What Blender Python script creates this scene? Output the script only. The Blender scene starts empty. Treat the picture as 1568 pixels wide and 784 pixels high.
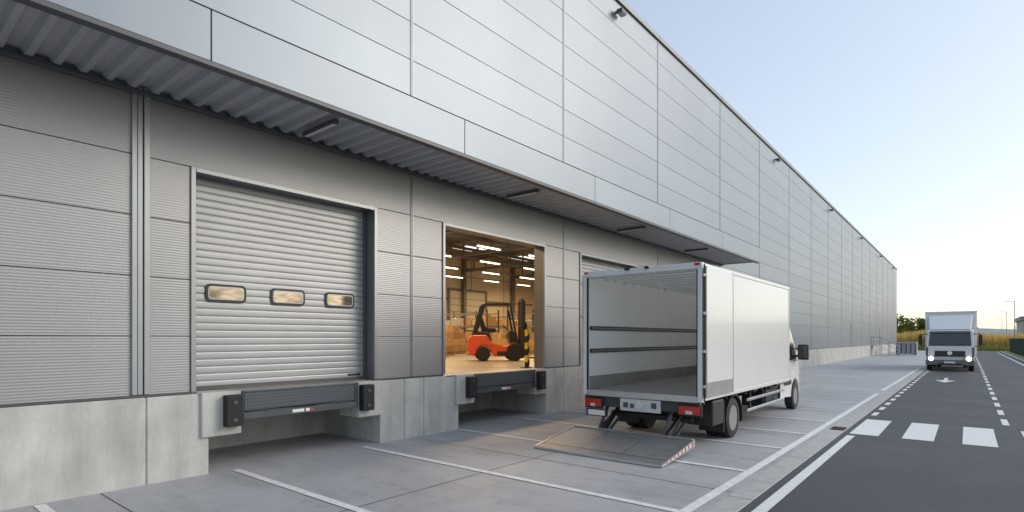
import bpy, bmesh, math, random
from mathutils import Vector, Matrix
random.seed(7)
S=bpy.context.scene
rad=math.radians

# ---------------------------------------------------------------- helpers
def nt(m):
    m.use_nodes=True
    t=m.node_tree
    return t, t.nodes, t.links
def M(name,col,rough=.5,metal=0,ns=None,na=.12,bump=0,bs=40,emit=None,es=1,stretch=(1,1,1),coat=0,trans=0,rvar=0,island=0):
    m=bpy.data.materials.new(name); t,N,L=nt(m)
    b=N['Principled BSDF']
    b.inputs['Base Color'].default_value=(*col,1); b.inputs['Roughness'].default_value=rough
    b.inputs['Metallic'].default_value=metal
    if coat: b.inputs['Coat Weight'].default_value=coat; b.inputs['Coat Roughness'].default_value=.08
    if emit: b.inputs['Emission Color'].default_value=(*emit,1); b.inputs['Emission Strength'].default_value=es
    tc=N.new('ShaderNodeTexCoord'); mp=N.new('ShaderNodeMapping'); mp.inputs['Scale'].default_value=stretch
    L.new(tc.outputs['Object'],mp.inputs[0])
    last=None
    if ns:
        n=N.new('ShaderNodeTexNoise'); n.inputs['Scale'].default_value=ns; n.inputs['Detail'].default_value=6; n.inputs['Roughness'].default_value=.62
        L.new(mp.outputs[0],n.inputs['Vector'])
        r=N.new('ShaderNodeMapRange'); r.inputs[1].default_value=.28; r.inputs[2].default_value=.72; r.inputs[3].default_value=1-na; r.inputs[4].default_value=1+na
        L.new(n.outputs['Fac'],r.inputs[0])
        v=N.new('ShaderNodeVectorMath'); v.operation='SCALE'; v.inputs[0].default_value=col
        L.new(r.outputs[0],v.inputs['Scale']); L.new(v.outputs[0],b.inputs['Base Color']); last=v
        if rvar:
            r2=N.new('ShaderNodeMapRange'); r2.inputs[1].default_value=.3; r2.inputs[2].default_value=.7; r2.inputs[3].default_value=rough-rvar; r2.inputs[4].default_value=rough+rvar
            L.new(n.outputs['Fac'],r2.inputs[0]); L.new(r2.outputs[0],b.inputs['Roughness'])
    if island:
        g=N.new('ShaderNodeNewGeometry'); r=N.new('ShaderNodeMapRange'); r.inputs[3].default_value=1-island; r.inputs[4].default_value=1+island
        L.new(g.outputs['Random Per Island'],r.inputs[0])
        v=N.new('ShaderNodeVectorMath'); v.operation='SCALE'
        if last: L.new(last.outputs[0],v.inputs[0])
        else: v.inputs[0].default_value=col
        L.new(r.outputs[0],v.inputs['Scale']); L.new(v.outputs[0],b.inputs['Base Color'])
    if bump:
        n=N.new('ShaderNodeTexNoise'); n.inputs['Scale'].default_value=bs; n.inputs['Detail'].default_value=5
        L.new(mp.outputs[0],n.inputs['Vector'])
        bp=N.new('ShaderNodeBump'); bp.inputs['Strength'].default_value=bump; bp.inputs['Distance'].default_value=.02
        L.new(n.outputs['Fac'],bp.inputs['Height']); L.new(bp.outputs[0],b.inputs['Normal'])
    return m

def empty(name,loc=(0,0,0),rz=0):
    e=bpy.data.objects.new(name,None); S.collection.objects.link(e)
    e.location=loc; e.rotation_euler=(0,0,rz); e.empty_display_size=.3
    return e
def put(name,me,mat,parent=None,local=False,smooth=False):
    o=bpy.data.objects.new(name,me); S.collection.objects.link(o)
    mats=mat if isinstance(mat,(list,tuple)) else [mat]
    for m in mats: me.materials.append(m)
    if parent:
        o.parent=parent
        if not local:
            o.matrix_parent_inverse=(Matrix.Translation(parent.location)@Matrix.Rotation(parent.rotation_euler.z,4,'Z')).inverted()
    if smooth:
        for p in me.polygons: p.use_smooth=True
    return o
def fin(bm,name):
    bmesh.ops.recalc_face_normals(bm,faces=bm.faces)
    me=bpy.data.meshes.new(name); bm.to_mesh(me); bm.free(); return me
def addbox(bm,b,bev=0,seg=1):
    x0,x1,y0,y1,z0,z1=b
    vs=[bm.verts.new(p) for p in [(x0,y0,z0),(x1,y0,z0),(x1,y1,z0),(x0,y1,z0),(x0,y0,z1),(x1,y0,z1),(x1,y1,z1),(x0,y1,z1)]]
    fs=[bm.faces.new([vs[i] for i in q]) for q in [(3,2,1,0),(4,5,6,7),(0,1,5,4),(1,2,6,5),(2,3,7,6),(3,0,4,7)]]
    if bev:
        es=list({e for f in fs for e in f.edges})
        bmesh.ops.bevel(bm,geom=es,offset=bev,segments=seg,affect='EDGES',profile=.6)
def boxes(name,lst,mat,parent=None,bev=0,seg=1,local=False):
    bm=bmesh.new()
    for b in lst: addbox(bm,b,bev,seg)
    return put(name,fin(bm,name),mat,parent,local)
def box(name,b,mat,parent=None,bev=0,seg=1,local=False): return boxes(name,[b],mat,parent,bev,seg,local)
def sheet(name,polys,z,mat,parent=None):
    bm=bmesh.new()
    for p in polys:
        bm.faces.new([bm.verts.new((x,y,z)) for x,y in p])
    me=bpy.data.meshes.new(name)
    for f in bm.faces:
        f.normal_update()
        if f.normal.z<0: f.normal_flip()
    bm.to_mesh(me); bm.free()
    return put(name,me,mat,parent)
def R(x0,x1,y0,y1): return [(x0,y0),(x1,y0),(x1,y1),(x0,y1)]
def prof(name,pts,x0,x1,mat,parent=None,bev=0,seg=2,local=False,taper=None):
    """extrude YZ profile along X"""
    bm=bmesh.new()
    a=[bm.verts.new((x0,y,z)) for y,z in pts]; b=[bm.verts.new((x1,y,z)) for y,z in pts]
    bm.faces.new(a); bm.faces.new(b[::-1])
    n=len(pts)
    for i in range(n): bm.faces.new([a[i],b[i],b[(i+1)%n],a[(i+1)%n]])
    if taper:
        xc=(x0+x1)/2
        for v in bm.verts: v.co.x=xc+(v.co.x-xc)*taper(v.co.y,v.co.z)
    bmesh.ops.recalc_face_normals(bm,faces=bm.faces)
    if bev:
        es=[e for e in bm.edges if len(e.link_faces)==2 and e.calc_face_angle(0)>rad(28)]
        bmesh.ops.bevel(bm,geom=es,offset=bev,segments=seg,affect='EDGES',profile=.5)
    return put(name,fin(bm,name),mat,parent,local)
def lathe(name,pr,c,mat,parent=None,axis='X',n=40,local=False,smooth=True):
    bm=bmesh.new(); rings=[]
    for (o,r) in pr:
        ring=[]
        for i in range(n):
            a=2*math.pi*i/n; u,v=r*math.cos(a),r*math.sin(a)
            p={'X':(o,u,v),'Y':(u,o,v),'Z':(u,v,o)}[axis]
            ring.append(bm.verts.new((c[0]+p[0],c[1]+p[1],c[2]+p[2])))
        rings.append(ring)
    for k in range(len(rings)-1):
        for i in range(n):
            bm.faces.new([rings[k][i],rings[k][(i+1)%n],rings[k+1][(i+1)%n],rings[k+1][i]])
    if pr[0][1]>0: bm.faces.new(rings[0][::-1])
    if pr[-1][1]>0: bm.faces.new(rings[-1])
    bmesh.ops.recalc_face_normals(bm,faces=bm.faces)
    o=put(name,fin(bm,name),mat,parent,local,smooth)
    if smooth:
        md=o.modifiers.new('es','EDGE_SPLIT'); md.split_angle=rad(35)
    return o
def tube(name,pts,r,mat,parent=None,local=False):
    bm=bmesh.new(); n=8
    for a,b in zip(pts[:-1],pts[1:]):
        a=Vector(a);b=Vector(b); d=(b-a).normalized()
        u=d.orthogonal().normalized(); w=d.cross(u)
        r1=[bm.verts.new(a+(u*math.cos(2*math.pi*i/n)+w*math.sin(2*math.pi*i/n))*r) for i in range(n)]
        r2=[bm.verts.new(b+(u*math.cos(2*math.pi*i/n)+w*math.sin(2*math.pi*i/n))*r) for i in range(n)]
        for i in range(n): bm.faces.new([r1[i],r1[(i+1)%n],r2[(i+1)%n],r2[i]])
        bm.faces.new(r1[::-1]); bm.faces.new(r2)
    return put(name,fin(bm,name),mat,parent,local)
def quads(name,qs,mat,parent=None,local=False):
    bm=bmesh.new()
    for q in qs: bm.faces.new([bm.verts.new(p) for p in q])
    me=bpy.data.meshes.new(name); bm.to_mesh(me); bm.free()
    return put(name,me,mat,parent,local)
def roundplate(name,x0,x1,ya,yb,za,zb,r,mat,parent):
    pts=[]
    for (cy,cz,a0) in ((yb-r,zb-r,0),(ya+r,zb-r,90),(ya+r,za+r,180),(yb-r,za+r,270)):
        for i in range(7):
            a=rad(a0+i*15); pts.append((cy+r*math.cos(a),cz+r*math.sin(a)))
    return prof(name,pts,x0,x1,mat,parent)

# ---------------------------------------------------------------- materials
def ribmat(name,col,pitch,strength,rough=.38,metal=.75,dent=.35):
    m=M(name,col,rough,metal,ns=.35,na=.05,island=.035)
    t,N,L=nt(m); b=N['Principled BSDF']
    tc=N.new('ShaderNodeTexCoord')
    n=N.new('ShaderNodeTexNoise'); n.inputs['Scale'].default_value=.8; n.inputs['Detail'].default_value=1; L.new(tc.outputs['Object'],n.inputs['Vector'])
    b1=N.new('ShaderNodeBump'); b1.inputs['Strength'].default_value=dent; b1.inputs['Distance'].default_value=.012; L.new(n.outputs['Fac'],b1.inputs['Height'])
    if strength:
        sx=N.new('ShaderNodeSeparateXYZ'); L.new(tc.outputs['Object'],sx.inputs[0])
        mu=N.new('ShaderNodeMath'); mu.operation='MULTIPLY'; mu.inputs[1].default_value=2*math.pi/pitch; L.new(sx.outputs['Z'],mu.inputs[0])
        si=N.new('ShaderNodeMath'); si.operation='SINE'; L.new(mu.outputs[0],si.inputs[0])
        b2=N.new('ShaderNodeBump'); b2.inputs['Strength'].default_value=strength; b2.inputs['Distance'].default_value=.003; L.new(si.outputs[0],b2.inputs['Height'])
        L.new(b1.outputs[0],b2.inputs['Normal']); L.new(b2.outputs[0],b.inputs['Normal'])
    else: L.new(b1.outputs[0],b.inputs['Normal'])
    return m
panel_lo=ribmat('cladding_microrib',(.35,.352,.362),.036,.24,rough=.42,metal=.5)
panel_up=ribmat('cladding_smooth',(.245,.285,.335),.05,.02,rough=.40,metal=.45)
fascia_m=ribmat('fascia_smooth',(.255,.295,.345),.05,0,rough=.42,metal=.45)
trim=M('trim_metal',(.38,.40,.42),.4,.6,ns=1,na=.05)
trimdark=M('trim_dark',(.10,.105,.115),.45,.3)
gapm=M('joint_shadow',(.05,.052,.056),.7)
soffm=M('soffit_sheet',(.44,.45,.48),.45,.15,ns=2,na=.08)
shutm=M('shutter_slats',(.41,.415,.425),.42,.4,ns=1.5,na=.06)
rubber=M('rubber',(.018,.018,.02),.7,ns=20,na=.2)
steel=M('painted_steel',(.075,.09,.105),.5,.2,ns=4,na=.25,rvar=.1)
galv=M('galvanised',(.42,.44,.46),.4,.8,ns=12,na=.15,rvar=.1)
white=M('white_paint',(.83,.835,.84),.22,0,ns=.7,na=.02,coat=.3)
whitein=M('white_liner',(.87,.87,.85),.5,0,ns=1.2,na=.03)
black=M('black_plastic',(.02,.02,.022),.45)
glass=M('dark_glass',(.015,.02,.025),.05,0,coat=1)
chrome=M('chrome',(.75,.76,.78),.18,1)
alu=M('aluminium',(.6,.61,.62),.33,.8,ns=6,na=.1)
redl=M('red_lens',(.5,.012,.01),.15,0,coat=1)
orangel=M('amber_lens',(.8,.25,.02),.2)
plate=M('plate_white',(.8,.8,.78),.4)
bluep=M('plate_blue',(.02,.08,.5),.4)
floorbed=M('bed_floor',(.24,.23,.22),.55,.1,ns=8,na=.25,stretch=(1,.2,1))

def concretemat(name,col,wall=False):
    m=bpy.data.materials.new(name); t,N,L=nt(m); b=N['Principled BSDF']
    tc=N.new('ShaderNodeTexCoord')
    def noise(sc,det,ro,st=(1,1,1)):
        mp=N.new('ShaderNodeMapping'); mp.inputs['Scale'].default_value=st; L.new(tc.outputs['Object'],mp.inputs[0])
        n=N.new('ShaderNodeTexNoise'); n.inputs['Scale'].default_value=sc; n.inputs['Detail'].default_value=det; n.inputs['Roughness'].default_value=ro
        L.new(mp.outputs[0],n.inputs['Vector']); return n.outputs['Fac']
    def mr(f,a,bb,c,d):
        r=N.new('ShaderNodeMapRange'); r.inputs[1].default_value=a;r.inputs[2].default_value=bb;r.inputs[3].default_value=c;r.inputs[4].default_value=d; L.new(f,r.inputs[0]); return r.outputs[0]
    def mul(a,bb):
        x=N.new('ShaderNodeMath'); x.operation='MULTIPLY'; L.new(a,x.inputs[0]); L.new(bb,x.inputs[1]); return x.outputs[0]
    if wall:
        a=mr(noise(1.1,8,.7,(1,1,1)),.3,.7,.76,1.12); c=mr(noise(2.6,6,.68,(1,1,.15)),.42,.72,1.05,.76); e=mr(noise(60,3,.6),.3,.7,.93,1.07)
        vo=N.new('ShaderNodeTexVoronoi'); vo.inputs['Scale'].default_value=7; L.new(tc.outputs['Object'],vo.inputs['Vector'])
        g=mr(vo.outputs['Distance'],.02,.06,.72,1.0)
    else:
        a=mr(noise(.35,9,.68),.3,.72,.76,1.14); c=mr(noise(1.0,7,.7,(.45,2.2,1)),.5,.78,1.0,.70); e=mr(noise(45,3,.6),.3,.7,.90,1.10)
        g=mr(noise(2.7,10,.75),.57,.69,1.0,.66)
    f=mul(mul(a,c),mul(e,g))
    v=N.new('ShaderNodeVectorMath'); v.operation='SCALE'; v.inputs[0].default_value=col; L.new(f,v.inputs['Scale']); L.new(v.outputs[0],b.inputs['Base Color'])
    L.new(mr(noise(1.3,5,.6),.3,.7,.45 if not wall else .7,.72 if not wall else .9),b.inputs['Roughness'])
    bp=N.new('ShaderNodeBump'); bp.inputs['Strength'].default_value=.25; bp.inputs['Distance'].default_value=.01
    L.new(noise(30,6,.65),bp.inputs['Height']); L.new(bp.outputs[0],b.inputs['Normal'])
    return m
conc=concretemat('concrete_yard',(.455,.465,.485))
concw=concretemat('concrete_wall',(.54,.54,.52),True)
asph=M('asphalt',(.064,.069,.077),.66,0,ns=.6,na=.2,bump=.5,bs=130,rvar=.12)
paintm=M('road_paint',(.78,.79,.79),.6,0,ns=18,na=.16)
parkp=M('parking_paint',(.80,.80,.80),.6,0,ns=9,na=.2)
groundm=M('grass_ground',(.20,.18,.09),.9,0,ns=.5,na=.35)
kerbm=M('kerb_stone',(.46,.46,.45),.8,0,ns=6,na=.15)

# ---------------------------------------------------------------- ground
sheet('ground',[R(-1500,1500,-800,3000)],-.05,groundm)
sheet('concrete_yard_pavement',[R(-2.2,6.2,-40,108)],0,conc)
sheet('road',[R(6.5,12.0,-60,112),R(12.0,90,104,112),R(-60,6.5,108.01,112)],-.002,asph)
boxes('gutter',[(6.2,6.5,y,y+.985,-.04,-.0+.006) for y in [i*1.0-12 for i in range(122)]],kerbm,bev=.006)
sheet('yard_joint_lines',[R(3.05,3.064,-40,108)]+[R(.1,6.2,y,y+.013) for y in (-6,-1,2.1,7.2,12.2,17.3,22.3,27.3,32.3,37.4,42.4,47.5,53,58,63,68,73,78)],.004,M('joint_tar',(.1,.1,.1),.8))
parking=[R(.12,5.98,y,y+.11) for y in (1.45,3.70,5.95,8.40,10.55,12.45,14.6,16.9,19.2,21.5,23.8)]
parking+= [R(5.98,6.11,-12,23.2),R(5.98,6.11,24.6,46),R(.12,5.98,46,46.12)]
sheet('parking_markings',parking,.008,parkp)
rm=[R(6.62,6.76,-20,12.9)]
y=16.6
while y<100: rm.append(R(6.6,6.72,y,y+.75)); y+=1.45
y=16.6
while y<100: rm.append(R(9.1,9.22,y,y+1.2)); y+=2.2
rm+=[R(11.55,11.67,-20,100)]
for a in (6.62,7.5,8.42,9.35,10.3,11.1): rm.append(R(a,a+.5,13.15,15.75) if a<11 else R(a,a+.4,13.15,15.75))
rm+=[R(7.62,7.76,32.6,34.6),[(7.3,32.6),(7.69,31.0),(8.08,32.6)]]
sheet('road_markings',rm,.004,paintm)
boxes('kerb',[(12.0,12.14,y,y+.99,-.04,.11) for y in range(-30,104)],kerbm,bev=.012)
sheet('grass_verge',[R(12.14,40,-60,103.9)],.06,M('verge_grass',(.13,.15,.05),.9,0,ns=3,na=.4,bump=1,bs=30))
g=empty('drain_grate',(6.35,13.7,0))
boxes('bars',[(6.22,6.48,13.45+i*.05,13.475+i*.05,.006,.016) for i in range(10)],M('cast_iron',(.10,.06,.045),.7,.4),g)

# ---------------------------------------------------------------- warehouse
W=empty('warehouse',(0,45,0))
J=[-15,-9.4,-3.4,2.58,7.22,12.56,18.5,24.9,30.9,37.2,43.4,49.5,55.5,61.5,67.5,73.5,79.5,85.5,91.5,97.6,104]
doors=[(3.23,6.33),(8.10,11.66),(13.41,16.9)]
DT=4.33; PZ=1.16
rows=[1.19,1.98,2.78,3.58,4.38,5.18,5.98,6.72,7.45,8.2,9.05,9.95,10.85,11.75,12.5]
lo=[];up=[]
for i in range(len(J)-1):
    a,b=J[i]+.018,J[i+1]-.018
    ds=[d for d in doors if (d[0]>a and d[0]<b)]
    for k in range(len(rows)-1):
        z0,z1=rows[k]+.004,rows[k+1]-.004
        segs=[(a,b)]
        if ds and z0<4.3:
            d=ds[0]; segs=[(a,d[0]-.05),(d[1]+.05,b)]
        for s in segs:
            if s[1]-s[0]>.05: (lo if k<5 and a<25 else up).append((-.06,0,s[0],s[1],z0,z1))
boxes('cladding_lower',lo,panel_lo,W,bev=.004)
boxes('cladding_upper',up,panel_up,W,bev=.004)
bk=[(-.3,-.066,-15,3.23,PZ,12.45),(-.3,-.066,6.33,8.10,PZ,12.45),(-.3,-.066,11.66,13.41,PZ,12.45),(-.3,-.066,16.9,104,PZ,12.45)]
bk+=[(-.3,-.066,d[0],d[1],DT+.06,12.45) for d in doors]
boxes('wall_backing',bk,gapm,W)
vt=[]
for j in J[1:-1]:
    if abs(j-2.58)<.01: continue
    vt.append((-.01,.014,j-.032,j-.009,1.2,12.5)); vt.append((-.01,.014,j+.009,j+.032,1.2,12.5))
vt+=[(-.01,.04,2.46,2.52,1.2,12.5),(-.01,.04,2.60,2.67,1.2,12.5),(-.01,.02,2.53,2.59,1.2,12.5)]
boxes('joint_profiles',vt,trim,W,bev=.004)
boxes('base_flashing',[(-.05,.03,a+.003,b-.003,1.165,1.195) for a,b in zip([-15,6.38,11.71,16.95]+J[7:-1],[3.18,8.05,13.36]+J[7:])],trimdark,W,bev=.004)
boxes('roof_coping',[(-.4,.07,a+.004,b-.004,12.5,12.68) for a,b in zip(J[:-1],J[1:])],M('coping',(.2,.21,.23),.4,.5),W,bev=.01)
surm=M('door_surround_metal',(.33,.34,.355),.4,.7); revm=M('reveal_metal',(.22,.225,.235),.45,.6)
for n,(a,b) in enumerate(doors):
    boxes('door_surround_%d'%n,[(-.02,.03,a-.05,a+.015,1.19,DT+.05),(-.02,.03,b-.015,b+.05,1.19,DT+.05),(-.02,.032,a+.016,b-.016,DT-.015,DT+.05)],surm,W,bev=.004)
    boxes('door_reveal_%d'%n,[(-.32,-.021,a-.03,a+.002,1.17,DT),(-.32,-.021,b-.002,b+.03,1.17,DT),(-.32,-.021,a,b,DT,DT+.05)],revm,W)
boxes('roof_and_walls',[(-42,-.3,-15,104,12.2,12.45),(-42,-41.7,-15,104,0,12.2),(-41.7,-.3,-15,-14.7,0,12.2),(-41.7,-.3,103.7,104,0,12.2)],panel_up,W)

# plinth
pl=[]
def plin(a,b,cuts):
    e=[a]+cuts+[b]
    for p,q in zip(e[:-1],e[1:]): pl.append((-.3,.05,p+.004,q-.004,-.1,PZ))
plin(-15,3.41,[-11,-7,-3,-.9,2.62]); plin(6.42,8.49,[7.0,7.5]); plin(11.66,13.6,[12.5]); plin(16.9,104,[18.5+3*i for i in range(29)])
cav=[(3.41,6.42),(8.49,11.66),(13.6,16.9)]
for a,b in cav:
    pl+=[(-.5,.1,a-.12,a+.44,.53,PZ+.01),(-.5,.1,b-.5,b+.02,.53,PZ+.01)]
    pl+=[(-2.1,-1.8,a-.3,b+.3,-.1,.99),(-1.8,-.31,a-.3,a,-.1,.98),(-1.8,-.31,b,b+.3,-.1,.98)]
boxes('concrete_plinth',pl,concw,W,bev=.012)
boxes('plinth_backing',[(-.29,.03,a,b,-.1,PZ-.02) for a,b in ((-15,3.40),(6.43,8.48),(11.67,13.59),(16.91,104))],gapm,W)

# shutters
pane=M('window_pane',(.36,.31,.25),.06,.8,ns=3,na=.5,stretch=(1,1.5,5))
def shutter(n,a,b,windows):
    x=-.30; z=1.2; p=.108
    bm=bmesh.new(); prev=None; prof_=[]
    while z<DT+.02:
        for u,o in ((0,0),(.06,.0),(.10,.012),(.25,.016),(.55,.017),(.85,.016),(.97,.012)):
            prof_.append((x+o,z+u*p))
        z+=p
    for (xx,zz) in prof_:
        r=[bm.verts.new((xx,a+.02,zz)),bm.verts.new((xx,b-.02,zz))]
        if prev: bm.faces.new([prev[0],prev[1],r[1],r[0]])
        prev=r
    put('shutter_curtain_%d'%n,fin(bm,'c'),shutm,W)
    boxes('shutter_guides_%d'%n,[(-.30,-.24,a+.002,a+.05,1.18,DT),(-.30,-.24,b-.05,b-.002,1.18,DT),(-.31,-.26,a+.05,b-.05,1.175,1.24)],trimdark,W,bev=.005)
    for k,(c,w) in enumerate(windows):
        roundplate('shutter_window_frame_%d_%d'%(n,k),-.285,-.262,c-w/2,c+w/2,2.50,2.77,.07,black,W)
        roundplate('shutter_window_bead_%d_%d'%(n,k),-.27,-.2585,c-w/2+.035,c+w/2-.035,2.535,2.735,.045,trim,W)
        roundplate('shutter_window_pane_%d_%d'%(n,k),-.27,-.256,c-w/2+.05,c+w/2-.05,2.55,2.72,.035,pane,W)
shutter(0,3.23,6.33,[(3.79,.60),(4.79,.60),(5.78,.60)])
shutter(2,13.41,16.9,[])
box('shutter_label',(-.282,-.278,5.95,6.22,1.26,1.30),black,W)

# dock levellers + bumpers
tread=M('tread_plate',(.085,.105,.125),.45,.3)
t,N,L=nt(tread); tc=N.new('ShaderNodeTexCoord'); mp=N.new('ShaderNodeMapping'); mp.inputs['Rotation'].default_value=(rad(45),0,0); mp.inputs['Scale'].default_value=(0.01,28,28)
L.new(tc.outputs['Object'],mp.inputs[0]); ck=N.new('ShaderNodeTexChecker'); ck.inputs['Scale'].default_value=1; L.new(mp.outputs[0],ck.inputs['Vector'])
ck.inputs['Color1'].default_value=(.07,.085,.10,1); ck.inputs['Color2'].default_value=(.10,.12,.14,1)
L.new(ck.outputs['Color'],N['Principled BSDF'].inputs['Base Color'])
bp=N.new('ShaderNodeBump'); bp.inputs['Distance'].default_value=.003; bp.inputs['Strength'].default_value=.5; L.new(ck.outputs['Fac'],bp.inputs['Height']); L.new(bp.outputs[0],N['Principled BSDF'].inputs['Normal'])
for n,(a,b) in enumerate([(3.86,5.86),(8.92,11.12),(14.1,16.3)]):
    D=empty('dock_leveller',( .05,(a+b)/2,1.1))
    box('lip',(.06,.11,a+.03,b-.03,.86,1.13),tread,D,bev=.006)
    box('deck',(-.31,.105,a+.02,b-.02,1.13,1.165),tread,D,bev=.005)
    box('front_beam',(-.02,.14,a,b,.73,.84),steel,D,bev=.008)
    boxes('side_plates',[(-.3,.12,a-.005,a+.025,.735,1.16),(-.3,.12,b-.025,b+.005,.735,1.16)],steel,D,bev=.004)
    tube('hinge',[(.1,a+.04,1.145),(.1,b-.04,1.145)],.018,steel,D)
    tube('safety_cable',[(.12,a+.05,.86),(.125,(a+b)/2,.83),(.12,b-.05,.86)],.008,black,D)
    boxes('label',[(.141,.143,(a+b)/2-.22,(a+b)/2-.02,.76,.81),(.141,.143,(a+b)/2+.01,(a+b)/2+.08,.76,.81)],plate,D)
    boxes('label_red',[(.141,.1435,(a+b)/2+.09,(a+b)/2+.15,.76,.81)],redl,D)
    boxes('struts',[(-1.6,-.02,a+.3,a+.36,.9,1.0),(-1.6,-.02,b-.36,b-.3,.9,1.0)],steel,D)
    box('pit_cover',(-1.8,-.03,a-.5 if n==0 else a-.45,b+.5,1.02,1.1),steel,D)
    for k,(c) in enumerate((a-.16,b+.18)):
        B=empty('dock_bumper',(.15,c,.95))
        box('block',(.10,.24,c-.12,c+.12,.66,1.12),rubber,B,bev=.015,seg=2)
        boxes('bolt_plate',[(.24,.252,c-.03,c+.03,.73,.78),(.24,.252,c-.03,c+.03,.99,1.04)],trimdark,B,bev=.004)
box('dock_sill',(-.33,.05,8.12,11.64,1.14,1.168),galv,W)
box('dock_sill_b',(-.33,.05,3.25,6.31,1.14,1.168),galv,W)

# canopy
cd=1.6; FJ=[-15,-10.4,-6,-1.6,2.81,7.08,11.53,15.85,20.45,25.1]
boxes('canopy_fascia',[(cd-.05,cd,a+.005,b-.005,5.22,5.83) for a,b in zip(FJ[:-1],FJ[1:])],fascia_m,W,bev=.006)
boxes('canopy_edge',[(cd-.12,cd+.012,-15,25.11,5.16,5.215),(cd-.02,cd+.008,-15,25.11,5.832,5.842)],trimdark,W,bev=.003)
boxes('canopy_end',[(.01,cd-.052,25.05,25.1,5.22,5.80)],fascia_m,W)
bm=bmesh.new(); z0,z1,p=5.23,5.30,.26; y=-15; pr=[]
while y<25: pr+=[(y,z0),(y+.07,z0),(y+.11,z1),(y+.22,z1)]; y+=p
prev=None
for yy,zz in pr:
    r=[bm.verts.new((.0,yy,zz)),bm.verts.new((cd-.06,yy,zz))]
    if prev: bm.faces.new([prev[0],prev[1],r[1],r[0]])
    prev=r
put('canopy_soffit',fin(bm,'s'),soffm,W)
quads('canopy_roof',[[(0,-15,6.0),(cd,-15,5.82),(cd,25.1,5.82),(0,25.1,6.0)]],fascia_m,W)
boxes('canopy_wall_angle',[(.001,.09,-15,25.1,5.17,5.222)],trimdark,W,bev=.005)
diff=M('diffuser',(.6,.6,.58),.4)
for n,yy in enumerate((-.3,4.72,9.74,14.9,20.0)):
    C=empty('canopy_lamp',(.8,yy,5.2))
    box('housing',(.35,1.25,yy-.045,yy+.045,5.15,5.21),trimdark,C,bev=.01)
    box('diffuser',(.4,1.2,yy-.03,yy+.03,5.135,5.151),diff,C,bev=.005)
for yy in (15.5,34,50,66,82,97):
    C=empty('wall_floodlight',(.15,yy,12.1))
    box('arm',(0,.14,yy-.03,yy+.03,12.12,12.18),trimdark,C)
    prof('head',[(yy-.15,12.02),(yy+.15,12.02),(yy+.15,12.12),(yy-.15,12.15)],.08,.28,trimdark,C,bev=.012)
    box('lens',(.10,.26,yy-.13,yy+.13,12.005,12.019),diff,C)
boxes('personnel_door',[(.0,.02,82,83,1.19,3.3),(.0,.02,60.4,61.2,1.25,3.3)],M('door_grey',(.2,.21,.22),.5),W)
ST=empty('access_stairs',(1,76,0))
boxes('treads',[(.9+i*.27,1.15+i*.27,74.2,75.6,1.1-(i+1)*.18,1.14-(i+1)*.18) for i in range(6)]+[(.06,.9,74.0,76.0,1.09,1.14)],galv,ST)
for yy in (74.15,75.65):
    tube('handrail',[(.1,yy,2.1),(.9,yy,2.1),(2.55,yy,1.05)],.03,galv,ST)
    tube('midrail',[(.1,yy,1.6),(.9,yy,1.6),(2.55,yy,.6)],.02,galv,ST)
    for q in ((.1,1.1,2.1),(.9,0,2.1),(1.7,0,1.6),(2.55,0,1.05)): tube('post',[(q[0],yy,q[1]),(q[0],yy,q[2])],.03,galv,ST)
WC=empty('waste_container',(2.8,80,0))
box('bin',(1.9,3.9,79.6,81.4,.12,1.4),M('container_grey',(.35,.38,.4),.5,.2,ns=2,na=.15),WC,bev=.05)
boxes('ribs',[(1.95+i*.45,2.05+i*.45,79.55,79.6,.2,1.3) for i in range(5)],steel,WC,bev=.01)
boxes('feet',[(2.0,2.2,79.7,81.3,0,.12),(3.6,3.8,79.7,81.3,0,.12)],steel,WC)
box('lid',(1.88,3.92,79.55,81.42,1.4,1.5),M('lid_grey',(.5,.52,.53),.5),WC,bev=.03)

# ---------------------------------------------------------------- interior
iw=M('interior_wall',(.56,.48,.35),.7,0,ns=.6,na=.08)
ifl=M('interior_floor',(.38,.34,.29),.35,0,ns=1.2,na=.12)
isteel=M('interior_steel',(.13,.12,.11),.6)
XB,YB,CZ=-22,40,8.2
boxes('interior_shell',[(XB-.2,XB,-5,YB,1.1,CZ),(XB,-.34,YB,YB+.2,1.1,CZ),(XB,-.34,-5.2,-5,1.1,CZ)],iw,W)
boxes('interior_wall_band',[(XB+.001,XB+.05,-5,YB,4.9,5.0),(XB+.001,XB+.04,-5,YB,1.17,1.5)]+[(XB+.001,XB+.02,y_,y_+.05,1.5,8.1) for y_ in range(0,40,4)],isteel,W)
boxes('interior_lining',[(-.335,-.302,-5,3.2,1.2,CZ),(-.335,-.302,6.36,8.07,1.2,CZ),(-.335,-.302,11.69,13.38,1.2,CZ),(-.335,-.302,16.93,YB,1.2,CZ),(-.335,-.302,8.07,11.69,4.4,CZ)],iw,W)
box('interior_floor',(XB,-.33,-5,YB,1.0,1.167),ifl,W)
box('interior_ceiling',(XB,-.3,-5,YB,CZ,CZ+.1),isteel,W)
tr=[]
for yy in (1,7,13,19,25,31,37): tr+=[(XB,-.4,yy-.12,yy+.12,7.1,7.3),(XB,-.4,yy-.12,yy+.12,7.95,8.1)]+[(XB+i*1.2,XB+i*1.2+.08,yy-.05,yy+.05,7.3,8.0) for i in range(18)]
tr+=[(x-.08,x+.08,-5,YB,7.75,7.93) for x in (-2,-5,-8,-11,-14,-17,-20)]
tr+=[(x-.15,x+.15,yy-.15,yy+.15,1.16,7.9) for x in (-14,) for yy in (1,13,37)]+[(XB+.05,XB+.35,y_-.15,y_+.15,1.16,8) for y_ in (7,13,19,25,31,37)]
boxes('interior_trusses',tr,isteel,W)
sky_l=M('rooflight_panel',(1,1,1),.5,emit=(1,.95,.85),es=1.5)
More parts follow.
